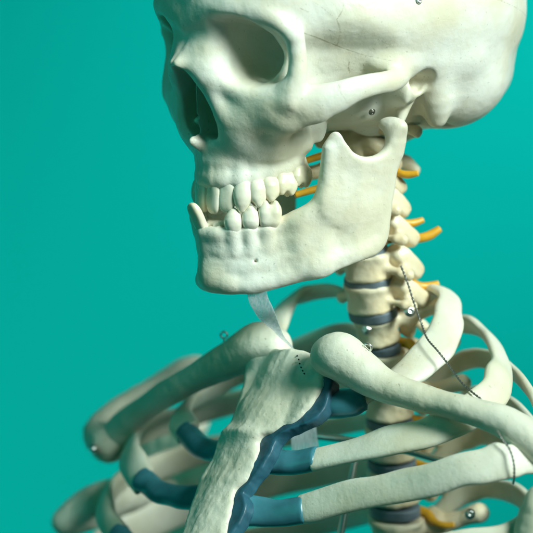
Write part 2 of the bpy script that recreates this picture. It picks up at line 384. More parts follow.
# ------------------------------------------------------------------ lower jaw (same axes as the skull)
def build_jaw():
    F = Field((0, -0.6, -10.8), (7.2, 10.8, -0.8), 0.055)
    # ramus: outline in (y, z), bowed outward towards the joint
    ram = smooth_poly([(0.58, -2.4), (0.60, -3.15), (0.93, -4.65), (1.12, -6.2), (1.25, -7.5), (1.72, -8.15), (2.99, -8.52), (4.9, -9.05), (5.6, -7.6), (5.35, -6.1), (4.68, -5.6), (4.55, -4.43), (4.55, -2.95), (4.1, -2.18), (3.66, -2.8), (2.97, -3.4), (2.1, -3.45), (1.56, -3.05), (1.3, -2.3), (0.9, -2.1)], 4)
    Y, Z = F.ax[1], F.ax[2]
    p2 = poly_dist(ram, Y[:, None] + 0*Z[None], Z[None] + 0*Y[:, None])
    xc = 4.75 + 0.16*np.clip(Z + 6.5, -3, 5)[None, :] - 0.15*np.clip(Y - 1.5, -2, 1.5)[:, None] - 0.5*np.clip(Y - 3.0, 0, 3)[:, None] + 0.10*np.clip(-6.8 - Z, 0, 2)[None, :]
    th = 0.30 + 0.04*np.clip(-5 - Z, 0, 4)[None, :] + 0.0*Y[:, None]
    dx = np.abs(F.ax[0][:, None, None] - xc[None]) - th[None]
    F.d = np.minimum(F.d, smax(p2[None], dx, 0.28).astype(np.float32))
    # thick lip along the angle and the back border
    F.chain([((4.95, 0.8, -3.4), 0.3), ((4.85, 1.12, -4.8), 0.31), ((4.8, 1.32, -6.2), 0.31), ((4.75, 1.6, -7.35), 0.34), ((4.6, 2.2, -7.95), 0.36), ((4.3, 3.3, -8.2), 0.4), ((3.75, 4.6, -8.65), 0.45)], 0.35)
    F.chain([((4.45, 4.35, -3.0), 0.24), ((4.15, 4.35, -4.5), 0.27), ((3.85, 4.6, -5.6), 0.32), ((3.2, 5.3, -6.4), 0.38)], 0.3)
    # joint head
    F.chain([((5.2, 0.85, -3.3), 0.36), ((5.25, 0.95, -2.5), 0.4)], 0.3)
    F.add(ellipsoid((5.15, 1.0, -2.05), (0.8, 0.4, 0.4), rotm(0, 0, -12)), 0.35)
    # body: wall path near the tooth sockets and along the lower border
    top = [(0, 8.5, -7.0), (0.7, 8.2, -7.0), (1.25, 7.6, -7.0), (1.75, 6.95, -6.9), (2.35, 6.05, -6.75), (3.1, 5.2, -6.55), (3.7, 4.4, -6.3)]
    bot = [(0, 8.1, -9.35), (0.8, 7.75, -9.42), (1.45, 7.3, -9.5), (2.0, 6.75, -9.45), (2.6, 6.0, -9.2), (3.2, 5.2, -8.9), (3.75, 4.4, -8.6)]
    lerp = lambda a, b, t, e: tuple(a[i] + (b[i] - a[i])*t + e[i] for i in range(3))
    for f_, r in ((0.0, 0.42), (0.33, 0.44), (0.66, 0.46), (1.0, 0.47)):
        e = (0, -0.10 if f_ in (0.33, 0.66) else 0, 0)
        F.chain([(lerp(a, b, f_, e), r) for a, b in zip(top, bot)], 0.55)
    # chin
    F.add(ellipsoid((0, 8.05, -9.15), (0.75, 0.55, 0.7)), 0.6)
    F.add(ellipsoid((0.85, 7.8, -9.5), (0.55, 0.42, 0.40)), 0.4)
    # tooth sockets standing proud, empty sockets of the missing front teeth
    for x, y, r in ((1.4, 7.95, 0.3), (1.9, 7.35, 0.26), (2.35, 6.6, 0.3)):
        F.chain([((x, y - 0.08, -6.85), r), ((x*0.97, y - 0.22, -7.9), r*0.5)], 0.3)
    for x, y in ((0.3, 8.5), (0.65, 8.35), (1.0, 8.05)):
        F.cut(cone((x, y, -6.2), (x, y - 0.1, -7.3), 0.24, 0.08), 0.08)
    F.chain([((0, 8.15, -6.62), 0.22), ((0.6, 7.92, -6.62), 0.22), ((1.1, 7.35, -6.65), 0.22)], 0.12)
    F.cut(cone((2.75, 7.5, -8.25), (2.0, 7.0, -8.35), 0.1, 0.08), 0.08)        # mental foramen
    F.add(ellipsoid((4.55, 3.3, -5.6), (0.35, 1.4, 1.2), rotm(0, 0, 12)), 0.5)
    F.mirror()
    F.blur((3.0, 0.2, -8.8), (6.5, 6.5, -2.9), 6)
    F.noise(1.4, 0.018, 13); F.noise(0.5, 0.006, 15); F.noise(0.22, 0.004, 16)
    v, q = F.mesh()
    s = np.clip((-v[:, 0] - 2.6)/1.6, 0, 1); s = s*s*(3 - 2*s)          # the far branch stands a little further back
    v[:, 1] -= 1.5*s; v[:, 0] += 0.35*s
    return v, q

# ------------------------------------------------------------------ teeth
def tooth_mesh(kind, seed=0):
    """crown points to -z (an upper tooth), x = along the arch, y = cheek side; length about 1.7"""
    F = Field((-0.75, -0.75, -1.45), (0.75, 0.75, 1.2), 0.035)
    if kind == 'incisor':
        F.chain([((0, 0, 0.9), 0.13), ((0, 0.0, 0.0), 0.25)], 0.2)
        F.add(superell((0, 0.02, -0.38), (0.43, 0.25, 0.70), 2.8, rotm(-5, 0, 0)), 0.15)
    elif kind == 'canine':
        F.chain([((0, 0, 1.0), 0.15), ((0, 0.02, 0.0), 0.29), ((0, 0.06, -0.5), 0.36), ((0, 0.02, -0.86), 0.22)], 0.3)
        F.add(ellipsoid((0, 0.08, -0.35), (0.41, 0.34, 0.5)), 0.2)
    elif kind == 'premolar':
        F.chain([((0, 0, 0.6), 0.16), ((0, 0, 0.0), 0.27)], 0.2)
        F.add(superell((0, 0, -0.40), (0.38, 0.43, 0.42), 3.2), 0.12)
        F.chain([((0, 0.16, -0.4), 0.33), ((0, 0.2, -0.80), 0.17)], 0.12); F.chain([((0, -0.18, -0.4), 0.3), ((0, -0.2, -0.74), 0.16)], 0.12)
        F.cut(ellipsoid((0, 0.0, -1.0), (0.35, 0.1, 0.22)), 0.1)
    else:
        for sx in (-0.24, 0.24): F.chain([((sx*0.9, 0.0, 0.4), 0.14), ((sx*0.8, 0.05, 0.0), 0.27)], 0.2)
        F.add(superell((0, 0, -0.36), (0.53, 0.5, 0.44), 3.6), 0.12)
        for sx in (-0.25, 0.25):
            for sy in (-0.24, 0.26): F.chain([((sx, sy, -0.45), 0.26), ((sx*0.95, sy*0.95, -0.74), 0.15)], 0.1)
        F.cut(ellipsoid((0, 0, -0.95), (0.6, 0.09, 0.25)), 0.1); F.cut(ellipsoid((0, 0, -0.95), (0.09, 0.6, 0.22)), 0.1)
    F.noise(0.3, 0.006, 30 + seed)
    return F.mesh()
TOOTH_SHAPES = {}
def place_tooth(kind, base, tip, out, mat, parent, sc=1.0, wide=1.0):
    """base = point at the gum line, tip = point the crown ends at, out = cheek-side direction, all in head axes"""
    if kind not in TOOTH_SHAPES: TOOTH_SHAPES[kind] = tooth_mesh(kind, len(TOOTH_SHAPES))
    v, q = TOOTH_SHAPES[kind]
    base, tip, out = (np.array(a, float) for a in (base, tip, out))
    z = base - tip; L = np.linalg.norm(z); z /= L
    out = rotm(0, 0, RNG.uniform(-7, 7)) @ out
    y = out - z*(out @ z); y /= np.linalg.norm(y); x = np.cross(y, z)
    zl = {'incisor': 1.05, 'canine': 1.1, 'premolar': 0.95, 'molar': 0.88}[kind]
    k = L/zl
    w = v*np.array([sc*wide, sc, k])
    w = base + w[:, :1]*x + w[:, 1:2]*y + w[:, 2:]*z
    return new_obj('tooth', head(w), q, mat, parent)
def build_teeth(mat, skull, jaw):
    up = [('incisor', (0.42, 8.12, -4.78), (0.42, 8.28, -6.08), (0.1, 1, 0)), ('incisor', (1.05, 7.82, -4.72), (1.1, 8.0, -5.97), (0.6, 1, 0)),
          ('canine', (1.6, 7.32, -4.62), (1.75, 7.58, -6.05), (0.8, 0.8, 0)), ('premolar', (1.9, 6.75, -4.5), (2.1, 6.9, -5.78), (1, 0.5, 0)),
          ('premolar', (2.15, 6.15, -4.4), (2.35, 6.3, -5.56), (1, 0.4, 0)), ('molar', (2.3, 5.4, -4.28), (2.5, 5.55, -5.3), (1, 0.3, 0)), ('molar', (2.45, 4.6, -4.0), (2.6, 4.75, -4.95), (1, 0.2, 0))]
    for kind, b, t, o in up:
        for s in (1, -1):
            m = np.array([s, 1, 1])
            place_tooth(kind, np.array(b)*m, np.array(t)*m, np.array(o)*m, mat, skull, {'incisor': 1.0, 'canine': 1.08, 'premolar': 1.1, 'molar': 1.0}[kind], {'incisor': 1.05, 'canine': 1.02, 'premolar': 1.04, 'molar': 1.06}[kind])
    lo = [('incisor', (-0.1, 8.55, -6.75), (-0.1, 9.2, -5.58), (0.0, 1, 0.2), 0.95), ('canine', (1.35, 7.75, -6.85), (1.42, 7.82, -5.75), (0.8, 0.8, 0), 1.08),
          ('premolar', (1.85, 7.15, -6.78), (1.88, 7.15, -5.68), (1, 0.5, 0), 1.12), ('molar', (2.35, 6.4, -6.6), (2.35, 6.35, -5.45), (1, 0.4, 0), 1.05)]
    for kind, b, t, o, sc in lo:
        for s in (1, -1):
            if s < 0 and kind == 'incisor': continue
            m = np.array([s, 1, 1])
            place_tooth(kind, np.array(b)*m, np.array(t)*m, np.array(o)*m, mat, jaw, sc)
# ------------------------------------------------------------------ trunk
def P(px, py, y):
    """a point of the trunk: picture position of the photograph (533 px) at depth y centimetres beyond the focus of the set-up"""
    return np.array([(px - 266.5)/FPX*(CAMD + y), y, (266.5 - py)/FPX*(CAMD + y)])
FWD = np.array([-0.7071, -0.7071, 0]); LFT = np.array([0.7071, -0.7071, 0]); UP = np.array([0, 0, 1.])
def frame(fwd, up):
    z = up/np.linalg.norm(up); y = fwd - z*(fwd @ z); y /= np.linalg.norm(y); x = np.cross(y, z)
    return np.stack([x, y, z], 1)

def loft(pts, normals, wid, thk, nsec=8, ring=18, p=2.6, seed=0, amp=0.03, cap=True):
    """bone-like strip: section half sizes wid (across) and thk (along the normal) given per control point"""
    n = len(pts)
    A = np.concatenate([np.asarray(pts, float), np.asarray(normals, float), np.broadcast_to(np.asarray(wid, float), (n,))[:, None], np.broadcast_to(np.asarray(thk, float), (n,))[:, None]], 1)
    S = smooth_poly(A, nsec, False); r = np.random.default_rng(seed)
    C0 = S[:, :3]; T = np.gradient(C0, axis=0); T /= np.linalg.norm(T, axis=1)[:, None]
    N = S[:, 3:6]; N = N - T*(N*T).sum(1)[:, None]; N /= np.linalg.norm(N, axis=1)[:, None]; W = np.cross(T, N)
    m = len(S); ph = np.linspace(0, 2*np.pi, ring, endpoint=False)
    c, s = np.cos(ph), np.sin(ph); sc = np.sign(c)*np.abs(c)**(2/p); ss = np.sign(s)*np.abs(s)**(2/p)
    g = r.standard_normal((m//5 + 3, 5)); u = np.arange(m)/5; k = u.astype(int); f = (u - k)[:, None]; f = f*f*(3 - 2*f)
    g = g[k]*(1 - f) + g[k+1]*f
    bump = 1 + amp*(g[:, :1] + g[:, 1:2]*np.cos(ph)[None] + g[:, 2:3]*np.sin(ph)[None] + g[:, 3:4]*np.cos(2*ph)[None]*0.7 + g[:, 4:5]*np.sin(3*ph)[None]*0.5)
    V = C0[:, None] + W[:, None]*(S[:, 6:7]*sc[None]*bump)[..., None] + N[:, None]*(S[:, 7:8]*ss[None]*bump)[..., None]
    V = list(V.reshape(-1, 3)); Fc = []
    for i in range(m - 1):
        for j in range(ring):
            a, b = i*ring + j, i*ring + (j + 1) % ring
            Fc.append((a, b, b + ring, a + ring))
    if cap:
        for i, sg in ((0, -1), (m - 1, 1)):                       # rounded ends
            base = [i*ring + j for j in range(ring)]; e = min(S[i, 6], S[i, 7])
            for q in (0.5, 0.85):
                cen = C0[i] + T[i]*sg*e*q*0.5; sh = math.sqrt(1 - q*q)*0.25 + 0.75 if q < 0.8 else 0.5
                st = len(V)
                V += [cen + (V[i*ring + j] - C0[i])*sh for j in range(ring)]
                new = [st + j for j in range(ring)]
                for j in range(ring):
                    f4 = (base[j], base[(j+1) % ring], new[(j+1) % ring], new[j]); Fc.append(f4 if sg > 0 else f4[::-1])
                base = new
            V.append(C0[i] + T[i]*sg*e*0.45)
            for j in range(ring):
                f3 = (base[j], base[(j+1) % ring], len(V) - 1); Fc.append(f3 if sg > 0 else f3[::-1])
    return np.array(V), Fc
def tube(pts, r, nsec=6, ring=10, **k):
    pts = [np.asarray(p, float) for p in pts]
    t = pts[-1] - pts[0]; nrm = np.cross(t, (0.3, 0.8, 0.52)); nrm = nrm/np.linalg.norm(nrm)
    return loft(pts, [nrm]*len(pts), r, r, nsec, ring, 2.0, amp=k.pop('amp', 0.0), **k)
def join(parts):
    V, Fc = [], []
    for v, f in parts:
        o = len(V); V += [tuple(x) for x in v]; Fc += [tuple(int(i) + o for i in q) for q in f]
    return np.array(V), Fc
def lathe(prof, origin, axis, n=20):
    """prof: (radius, height) pairs turned about axis through origin"""
    R_ = frame(np.cross(axis, (0.31, 0.47, 0.82)), np.asarray(axis, float)); V, Fc = [], []
    for r, h in prof:
        for j in range(n):
            a = 2*math.pi*j/n; V.append(np.asarray(origin) + R_ @ np.array([r*math.cos(a), r*math.sin(a), h]))
    for i in range(len(prof) - 1):
        for j in range(n): Fc.append((i*n + j, i*n + (j+1) % n, (i+1)*n + (j+1) % n, (i+1)*n + j))
    Fc.append(tuple(range(n))[::-1]); Fc.append(tuple((len(prof)-1)*n + j for j in range(n)))
    return np.array(V), Fc
def torus(c, axis, R0, r, n=28, m=10, arc=1.0):
    F_ = frame(np.cross(axis, (0.31, 0.47, 0.82)), np.asarray(axis, float)); V, Fc = [], []
    for i in range(n):
        a = 2*math.pi*arc*i/(n - (0 if arc == 1 else 1))
        for j in range(m):
            b = 2*math.pi*j/m; q = R0 + r*math.cos(b)
            V.append(np.asarray(c) + F_ @ np.array([q*math.cos(a), q*math.sin(a), r*math.sin(b)]))
    for i in range(n if arc == 1 else n - 1):
        for j in range(m): Fc.append((i*m + j, ((i+1) % n)*m + j, ((i+1) % n)*m + (j+1) % m, i*m + (j+1) % m))
    return np.array(V), Fc
def screw(c, axis, r, mat, parent, name='screw'):
    v, f = join([lathe([(r*0.55, -0.5*r), (r*1.35, -0.1*r), (r*1.35, 0.05*r), (r, 0.1*r), (r, 0.45*r), (r*0.85, 0.72*r), (r*0.45, 0.88*r), (r*0.35, 0.6*r), (0.02, 0.6*r)], c, axis)])
    return new_obj(name, v, f, mat, parent)
def eye_hook(c, axis, R0, mat, parent, stem):
    v, f = join([torus(c, axis, R0, R0*0.28), tube([np.asarray(c) + np.asarray(stem)*R0/np.linalg.norm(stem), np.asarray(c) + np.asarray(stem)*0.5, np.asarray(c) + np.asarray(stem)], R0*0.26)])
    return new_obj('eye_hook', v, f, mat, parent)
def twist(pts, r, turns_per_cm=2.6):
    S = smooth_poly(np.array(pts, float), 24, False); T = np.gradient(S, axis=0); L = np.concatenate([[0], np.cumsum(np.linalg.norm(np.diff(S, axis=0), axis=1))])
    n = int(L[-1]*turns_per_cm*10); u = np.linspace(0, L[-1], n)
    C0 = np.stack([np.interp(u, L, S[:, i]) for i in range(3)], 1); T = np.gradient(C0, axis=0); T /= np.linalg.norm(T, axis=1)[:, None]
    N = np.cross(T, (0.2, 0.9, 0.3)); N /= np.linalg.norm(N, axis=1)[:, None]; B = np.cross(T, N); out = []
    for ph in (0, math.pi):
        a = 2*math.pi*turns_per_cm*u + ph
        c = C0 + r*(N*np.cos(a)[:, None] + B*np.sin(a)[:, None])
        out.append(tube(list(c), r*0.95, 1, 6))
    return join(out)

# ---- vertebrae: templates about the centre of the body, x left, y forward, z up
def vert_cervical(seed):
    F = Field((0, -4.6, -1.6), (3.2, 1.4, 1.5), 0.055)
    A_, B_ = F.ax[0][:, None, None], F.ax[1][None, :, None]; z_ = F.ax[2][None, None, :]
    e_ = (np.sqrt((A_/1.32)**2 + (B_/1.02)**2) - 1)*1.0 + 0.07*np.clip(1 - (z_/0.5)**2, 0, 1)
    F.d = np.minimum(F.d, smax(e_, np.abs(z_) - 0.66, 0.16)).astype(np.float32)
    F.chain([((1.0, 0.25, 0.5), 0.2), ((1.02, -0.35, 0.62), 0.2)], 0.2)
    F.chain([((0.85, 0.0, -0.15), 0.3), ((1.6, -0.1, -0.2), 0.18), ((2.0, -0.15, -0.3), 0.22)], 0.2)
    F.chain([((1.4, -0.95, 0.0), 0.4), ((1.9, -0.55, -0.25), 0.26), ((2.25, -0.4, -0.4), 0.28)], 0.2)
    F.chain([((2.0, -0.15, -0.36), 0.18), ((2.2, -0.3, -0.5), 0.16), ((2.25, -0.4, -0.45), 0.22)], 0.15)
    F.chain([((0.8, -0.5, 0.15), 0.34), ((1.35, -1.0, 0.05), 0.4)], 0.2)
    F.add(superell((1.42, -1.2, 0), (0.62, 0.46, 1.12), 3.6, rotm(-42, 0, 8)), 0.12)
    F.chain([((1.35, -1.5, 0), 0.36), ((0.7, -2.1, -0.05), 0.34), ((0.0, -2.5, -0.1), 0.36)], 0.25, ((0, 0.5, 0.2), 1.4))
    F.chain([((0, -2.4, -0.1), 0.34), ((0.0, -2.85, -0.35), 0.28), ((0.25, -3.15, -0.6), 0.22)], 0.2)
    F.mirror(); F.noise(0.9, 0.03, seed); F.noise(0.3, 0.010, seed + 1)
    return F.mesh()
def vert_thoracic(seed):
    F = Field((0, -5.0, -3.0), (3.8, 1.7, 1.8), 0.065)
    A_, B_ = F.ax[0][:, None, None], F.ax[1][None, :, None]; z_ = F.ax[2][None, None, :]
    e_ = (np.sqrt((A_/1.40)**2 + (B_/1.2)**2) - 1)*1.1 + 0.10*np.clip(1 - (z_/0.6)**2, 0, 1)
    F.d = np.minimum(F.d, smax(e_, np.abs(z_) - 0.82, 0.2)).astype(np.float32)
    F.chain([((0.8, -0.8, 0.3), 0.4), ((1.2, -1.5, 0.3), 0.5)], 0.25)
    F.chain([((1.2, -1.6, 0.25), 0.5), ((2.2, -2.2, 0.6), 0.42), ((3.0, -2.6, 0.85), 0.5)], 0.25)
    F.add(superell((1.0, -1.5, 0.0), (0.5, 0.45, 1.05), 2.6), 0.25)
    F.chain([((1.0, -1.8, 0.1), 0.45), ((0, -2.5, -0.2), 0.42)], 0.25); F.chain([((0, -2.4, -0.2), 0.4), ((0, -3.4, -1.0), 0.3), ((0, -4.3, -2.2), 0.26)], 0.25)
    F.mirror(); F.noise(1.0, 0.05, seed); F.noise(0.3, 0.012, seed + 1)
    return F.mesh()
def vert_atlas():
    F = Field((0, -3.6, -1.4), (4.2, 1.6, 1.4), 0.055)
    F.add(superell((1.75, -0.3, 0), (0.75, 0.95, 0.62), 2.6), 0)
    F.chain([((0, 0.95, 0.0), 0.36), ((0.9, 0.7, 0), 0.36), ((1.6, 0.2, 0), 0.5)], 0.25)
    F.chain([((2.2, -0.3, 0.0), 0.36), ((3.0, -0.6, -0.05), 0.28), ((3.5, -0.8, -0.1), 0.34)], 0.25); F.cut(cone((2.75, -0.45, -1), (2.75, -0.5, 1), 0.22, 0.22), 0.1)
    F.chain([((1.9, -1.0, 0.0), 0.4), ((1.5, -2.0, 0), 0.34), ((0.7, -2.8, -0.05), 0.34), ((0, -3.05, -0.1), 0.42)], 0.3)
    F.mirror(); F.noise(0.9, 0.05, 71); F.noise(0.3, 0.012, 72)
    return F.mesh()
def vert_axis():
    F = Field((0, -4.6, -1.6), (3.0, 1.6, 2.4), 0.055)
    F.add(superell((0, 0, -0.1), (1.1, 0.85, 0.7), 3.0), 0); F.chain([((0, 0.05, 0.4), 0.55), ((0, 0.05, 1.5), 0.45), ((0, 0, 2.0), 0.3)], 0.3)
    F.add(superell((1.4, -0.3, 0.45), (0.75, 0.8, 0.4), 2.6, rotm(0, 22, 0)), 0.3)
    F.chain([((1.3, -0.7, 0), 0.42), ((1.9, -0.8, -0.4), 0.28)], 0.2); F.add(superell((1.4, -1.3, -0.3), (0.58, 0.48, 0.7), 2.6, rotm(-35, 0, 0)), 0.2)
    F.chain([((1.3, -1.4, -0.1), 0.42), ((0.6, -2.2, 0), 0.42), ((0, -2.6, 0), 0.45)], 0.25); F.chain([((0, -2.5, 0), 0.45), ((0.1, -3.4, -0.3), 0.4), ((0.4, -3.9, -0.6), 0.3)], 0.25)
    F.mirror(); F.noise(0.9, 0.05, 81); F.noise(0.3, 0.012, 82)
    return F.mesh()
SPINE = [('C1', (362, 121), 0.7), ('C2', (356, 150), 0.7), ('C3', (354, 178), 0.8), ('C4', (357, 207), 0.9), ('C5', (363, 236), 1.0), ('C6', (367, 266), 1.2), ('C7', (370, 296), 1.6),
         ('T1', (377, 329), 2.2), ('T2', (384, 364), 2.9), ('T3', (389, 402), 3.6), ('T4', (391, 442), 4.3), ('T5', (394, 486), 5.0), ('T6', (397, 534), 5.6)]
def copy_obj(src, name, parent, M4):
    o = src.copy(); o.name = name; COL.objects.link(o); o.parent = parent
    o.matrix_basis = M4
    return o
def build_spine(skel, bone, disc_m, nerve_m, steel):
    pos = [P(*q, y) for _, q, y in SPINE]; tpl = {}
    def m4(R_, p, s=1.0):
        m = Matrix.Identity(4)
        for i in range(3):
            for j in range(3): m[i][j] = R_[i, j]*s
            m[i][3] = p[i]*U
        return m
    disc_src = nerve_src = None; verts = {}
    for i, (nm, q, y) in enumerate(SPINE):
        a = pos[max(i-1, 0)]; b = pos[min(i+1, len(pos)-1)]
        R_ = frame(FWD if i > 2 else np.array([-0.79, -0.61, 0]), a - b)
        kind = 'atlas' if i == 0 else 'axis' if i == 1 else ('cervA' if i % 2 else 'cervB') if i < 7 else ('thorA' if i % 2 else 'thorB')
        nxt = np.linalg.norm(pos[i] - pos[min(i+1, len(pos)-1)]) if i + 1 < len(pos) else 2.3
        sc = {'c': 1.0 + 0.03*(i - 4), 't': 0.86 + 0.045*(i - 7), 'a': 0.95}[kind[0]]
        if kind not in tpl:
            v, f = {'atlas': vert_atlas, 'axis': vert_axis, 'cervA': lambda: vert_cervical(41), 'cervB': lambda: vert_cervical(45), 'thorA': lambda: vert_thoracic(51), 'thorB': lambda: vert_thoracic(55)}[kind]()
            tpl[kind] = o = new_obj('vertebra', v, f, bone); o.parent = skel; o.matrix_basis = m4(R_, pos[i], sc)
        else: o = copy_obj(tpl[kind], 'vertebra', skel, m4(R_, pos[i], sc))
        verts[nm] = (o, R_, pos[i], sc)
        if 1 <= i < len(SPINE) - 1:
            mid = (pos[i] + pos[i+1])/2; Rd = frame(FWD, pos[i] - pos[i+1]); ds = (1.0 + 0.03*(i - 4)) if i < 7 else (0.86 + 0.045*(i - 6.5))*1.05
            if disc_src is None:
                F = Field((-1.5, -1.2, -0.5), (1.5, 1.2, 0.5), 0.05); A_, B_ = F.ax[0][:, None, None], F.ax[1][None, :, None]; z_ = F.ax[2][None, None, :]
                F.d = smax((np.sqrt((A_/1.30)**2 + (B_/1.00)**2) - 1)*1.0, np.abs(z_) - 0.26, 0.12).astype(np.float32); F.noise(0.5, 0.015, 91); v, f = F.mesh()
                disc_src = o = new_obj('intervertebral_disc', v, f, disc_m); o.parent = skel; o.matrix_basis = m4(Rd, mid, ds)
            else: copy_obj(disc_src, 'intervertebral_disc', skel, m4(Rd, mid, ds))
            for s in (1, -1):                                        # nerve roots leaving between the vertebrae
                if nerve_src is None:
                    v, f = join([tube([(0.7, -0.75, 0.15), (1.3, -1.05, 0.08), (1.9, -1.0, -0.22), (2.45, -1.2, -0.32), (2.9, -1.45, -0.2)], [0.2, 0.27, 0.22, 0.2, 0.14], amp=0.1, seed=3)])
                    nerve_src = {}
                if s not in nerve_src:
                    vv = v*np.array([s, 1, 1]); ff = [q_[::s] for q_ in f]
                    nerve_src[s] = o = new_obj('nerve_root', vv, ff, nerve_m); o.parent = skel; o.matrix_basis = m4(Rd, mid, 1.0)
                else:
                    tilt = rotm(RNG.uniform(-14, 14), RNG.uniform(-10, 10), RNG.uniform(-18, 18)) if i > 6 or s > 0 else rotm(0, 13 if i == 4 else -8, RNG.uniform(24, 34))
                    copy_obj(nerve_src[s], 'nerve_root', skel, m4(Rd @ tilt, mid, (0.8 if s > 0 else {1: 0.55, 2: 0.5, 3: 1.0, 4: 1.2, 5: 1.1, 6: 0.75}[i]) if i < 7 else 0.95))
    for a, b, c in ((P(350, 152, .6), P(326, 155, -.4), P(303, 162, -.6)), (P(350, 182, .7), P(325, 187, -.3), P(296, 195, -.6))):   # long roots on the far side, seen behind the teeth
        v, f = tube([a, b, c], 0.19, 8, 12, amp=0.06, seed=5); new_obj('nerve_root', v, f, nerve_m, skel)
    for pts in ([(P(350, 166, 1.2), .62), (P(326, 170, .8), .42), (P(310, 173, .6), .36), (P(306, 169, .6), .2)], [(P(350, 200, 1.3), .6), (P(328, 206, 1.0), .4), (P(316, 211, .8), .34)], [(P(352, 140, 1.0), .6), (P(330, 140, .8), .4), (P(320, 143, .7), .3)]):
        v, q = chain_bone([pts], 0.06, 87, 0.03); new_obj('transverse_process', v, q, bone, skel)
    return verts

# ---- breastbone
SM0 = np.array([1.1, -1.7, -4.3]); SA = np.array([-0.38833, -0.32037, -0.86404]); SL = np.array([0.68924, -0.72334, -0.04157]); SN = np.cross(SL, SA)
SR = np.stack([SL, SA, SN], 1)
def stern(u, v, w): return SM0 + SR @ np.array([u, v, w])
STERN_POLY = smooth_poly([(-1.52, -0.3), (-0.3, -0.22), (0.8, 0.02), (1.6, 0.05), (2.5, 0.7), (3.15, 1.35), (3.05, 2.3), (2.6, 3.4), (1.6, 4.1), (0.85, 4.7), (1.15, 5.7), (1.15, 6.7), (0.7, 7.5), (1.0, 8.4), (1.15, 9.4), (1.5, 11.0), (0.3, 11.5), (-1.2, 11.3), (-1.4, 9.9), (-1.85, 8.6), (-2.1, 7.2), (-1.85, 6.0), (-2.05, 4.95), (-1.72, 4.1), (-2.0, 2.6), (-2.32, 1.1), (-2.15, 0.2)], 4)
def build_sternum():
    F = Field((-3.2, -1.0, -1.3), (4.2, 11.8, 1.3), 0.055)
    poly = STERN_POLY
    A, B = F.ax[0][:, None], F.ax[1][None, :]
    p2 = poly_dist(poly, A + 0*B, B + 0*A)[:, :, None]
    front = 0.62 + 0.16*np.exp(-((B - 4.6)/0.35)**2) - 0.12*np.exp(-((B - 2.2)/1.2)**2)*np.exp(-((A - 0.2)/1.3)**2) - 0.1*np.exp(-((B - 6.6)/1.2)**2)
    front = front - 0.10*np.clip((A - 0.1)**2 - 0.3, 0, 6)*np.exp(-B/6.0) - 0.16*np.clip(np.abs(A + 0.25*(B - 4)/4 - 0.1) - 0.3, 0, 2)
    front = np.maximum(front, 0.22)
    w = F.ax[2][None, None, :]
    rr = np.random.default_rng(12); edge = np.interp(B[0], np.arange(-2, 13, 0.25), 0.045*rr.standard_normal(60))[None]*np.clip(A - 0.7, 0, 0.8)
    F.d = smax(p2 - 0.10 + edge[:, :, None], np.maximum(-w - front[:, :, None], w - 0.5), 0.36).astype(np.float32)
    F.cut(ellipsoid((0.0, -0.65, 0), (1.3, 0.55, 1.5)), 0.4)
    F.add(ellipsoid((2.1, 0.75, 0.0), (0.55, 0.6, 0.5), rotm(0, 0, 40)), 0.35); F.add(ellipsoid((-1.75, 0.45, 0), (0.7, 0.6, 0.55), rotm(0, 0, -40)), 0.35)
    F.noise(1.0, 0.035, 23); F.noise(0.4, 0.012, 24); F.noise(0.17, 0.006, 25)
    v, q = F.mesh()
    return SM0 + v @ SR.T, q

def chain_bone(segs, h, seed, amp=0.03, k=0.3, extra=None):
    """bone in world space from smooth tapered chains"""
    al = np.array([(*p, r) for s in segs for p, r in s]); R_ = al[:, 3].max() + 0.6
    F = Field(al[:, :3].min(0) - R_, al[:, :3].max(0) + R_, h)
    for s in segs: F.chain(s, k, None, 5)
    if extra: extra(F)
    F.blur(F.lo - 1, F.lo + F.n*h + 1, 3)
    F.noise(1.1, amp, seed); F.noise(0.4, amp*0.45, seed + 1); F.noise(0.2, amp*0.16, seed + 2)
    return F.mesh()

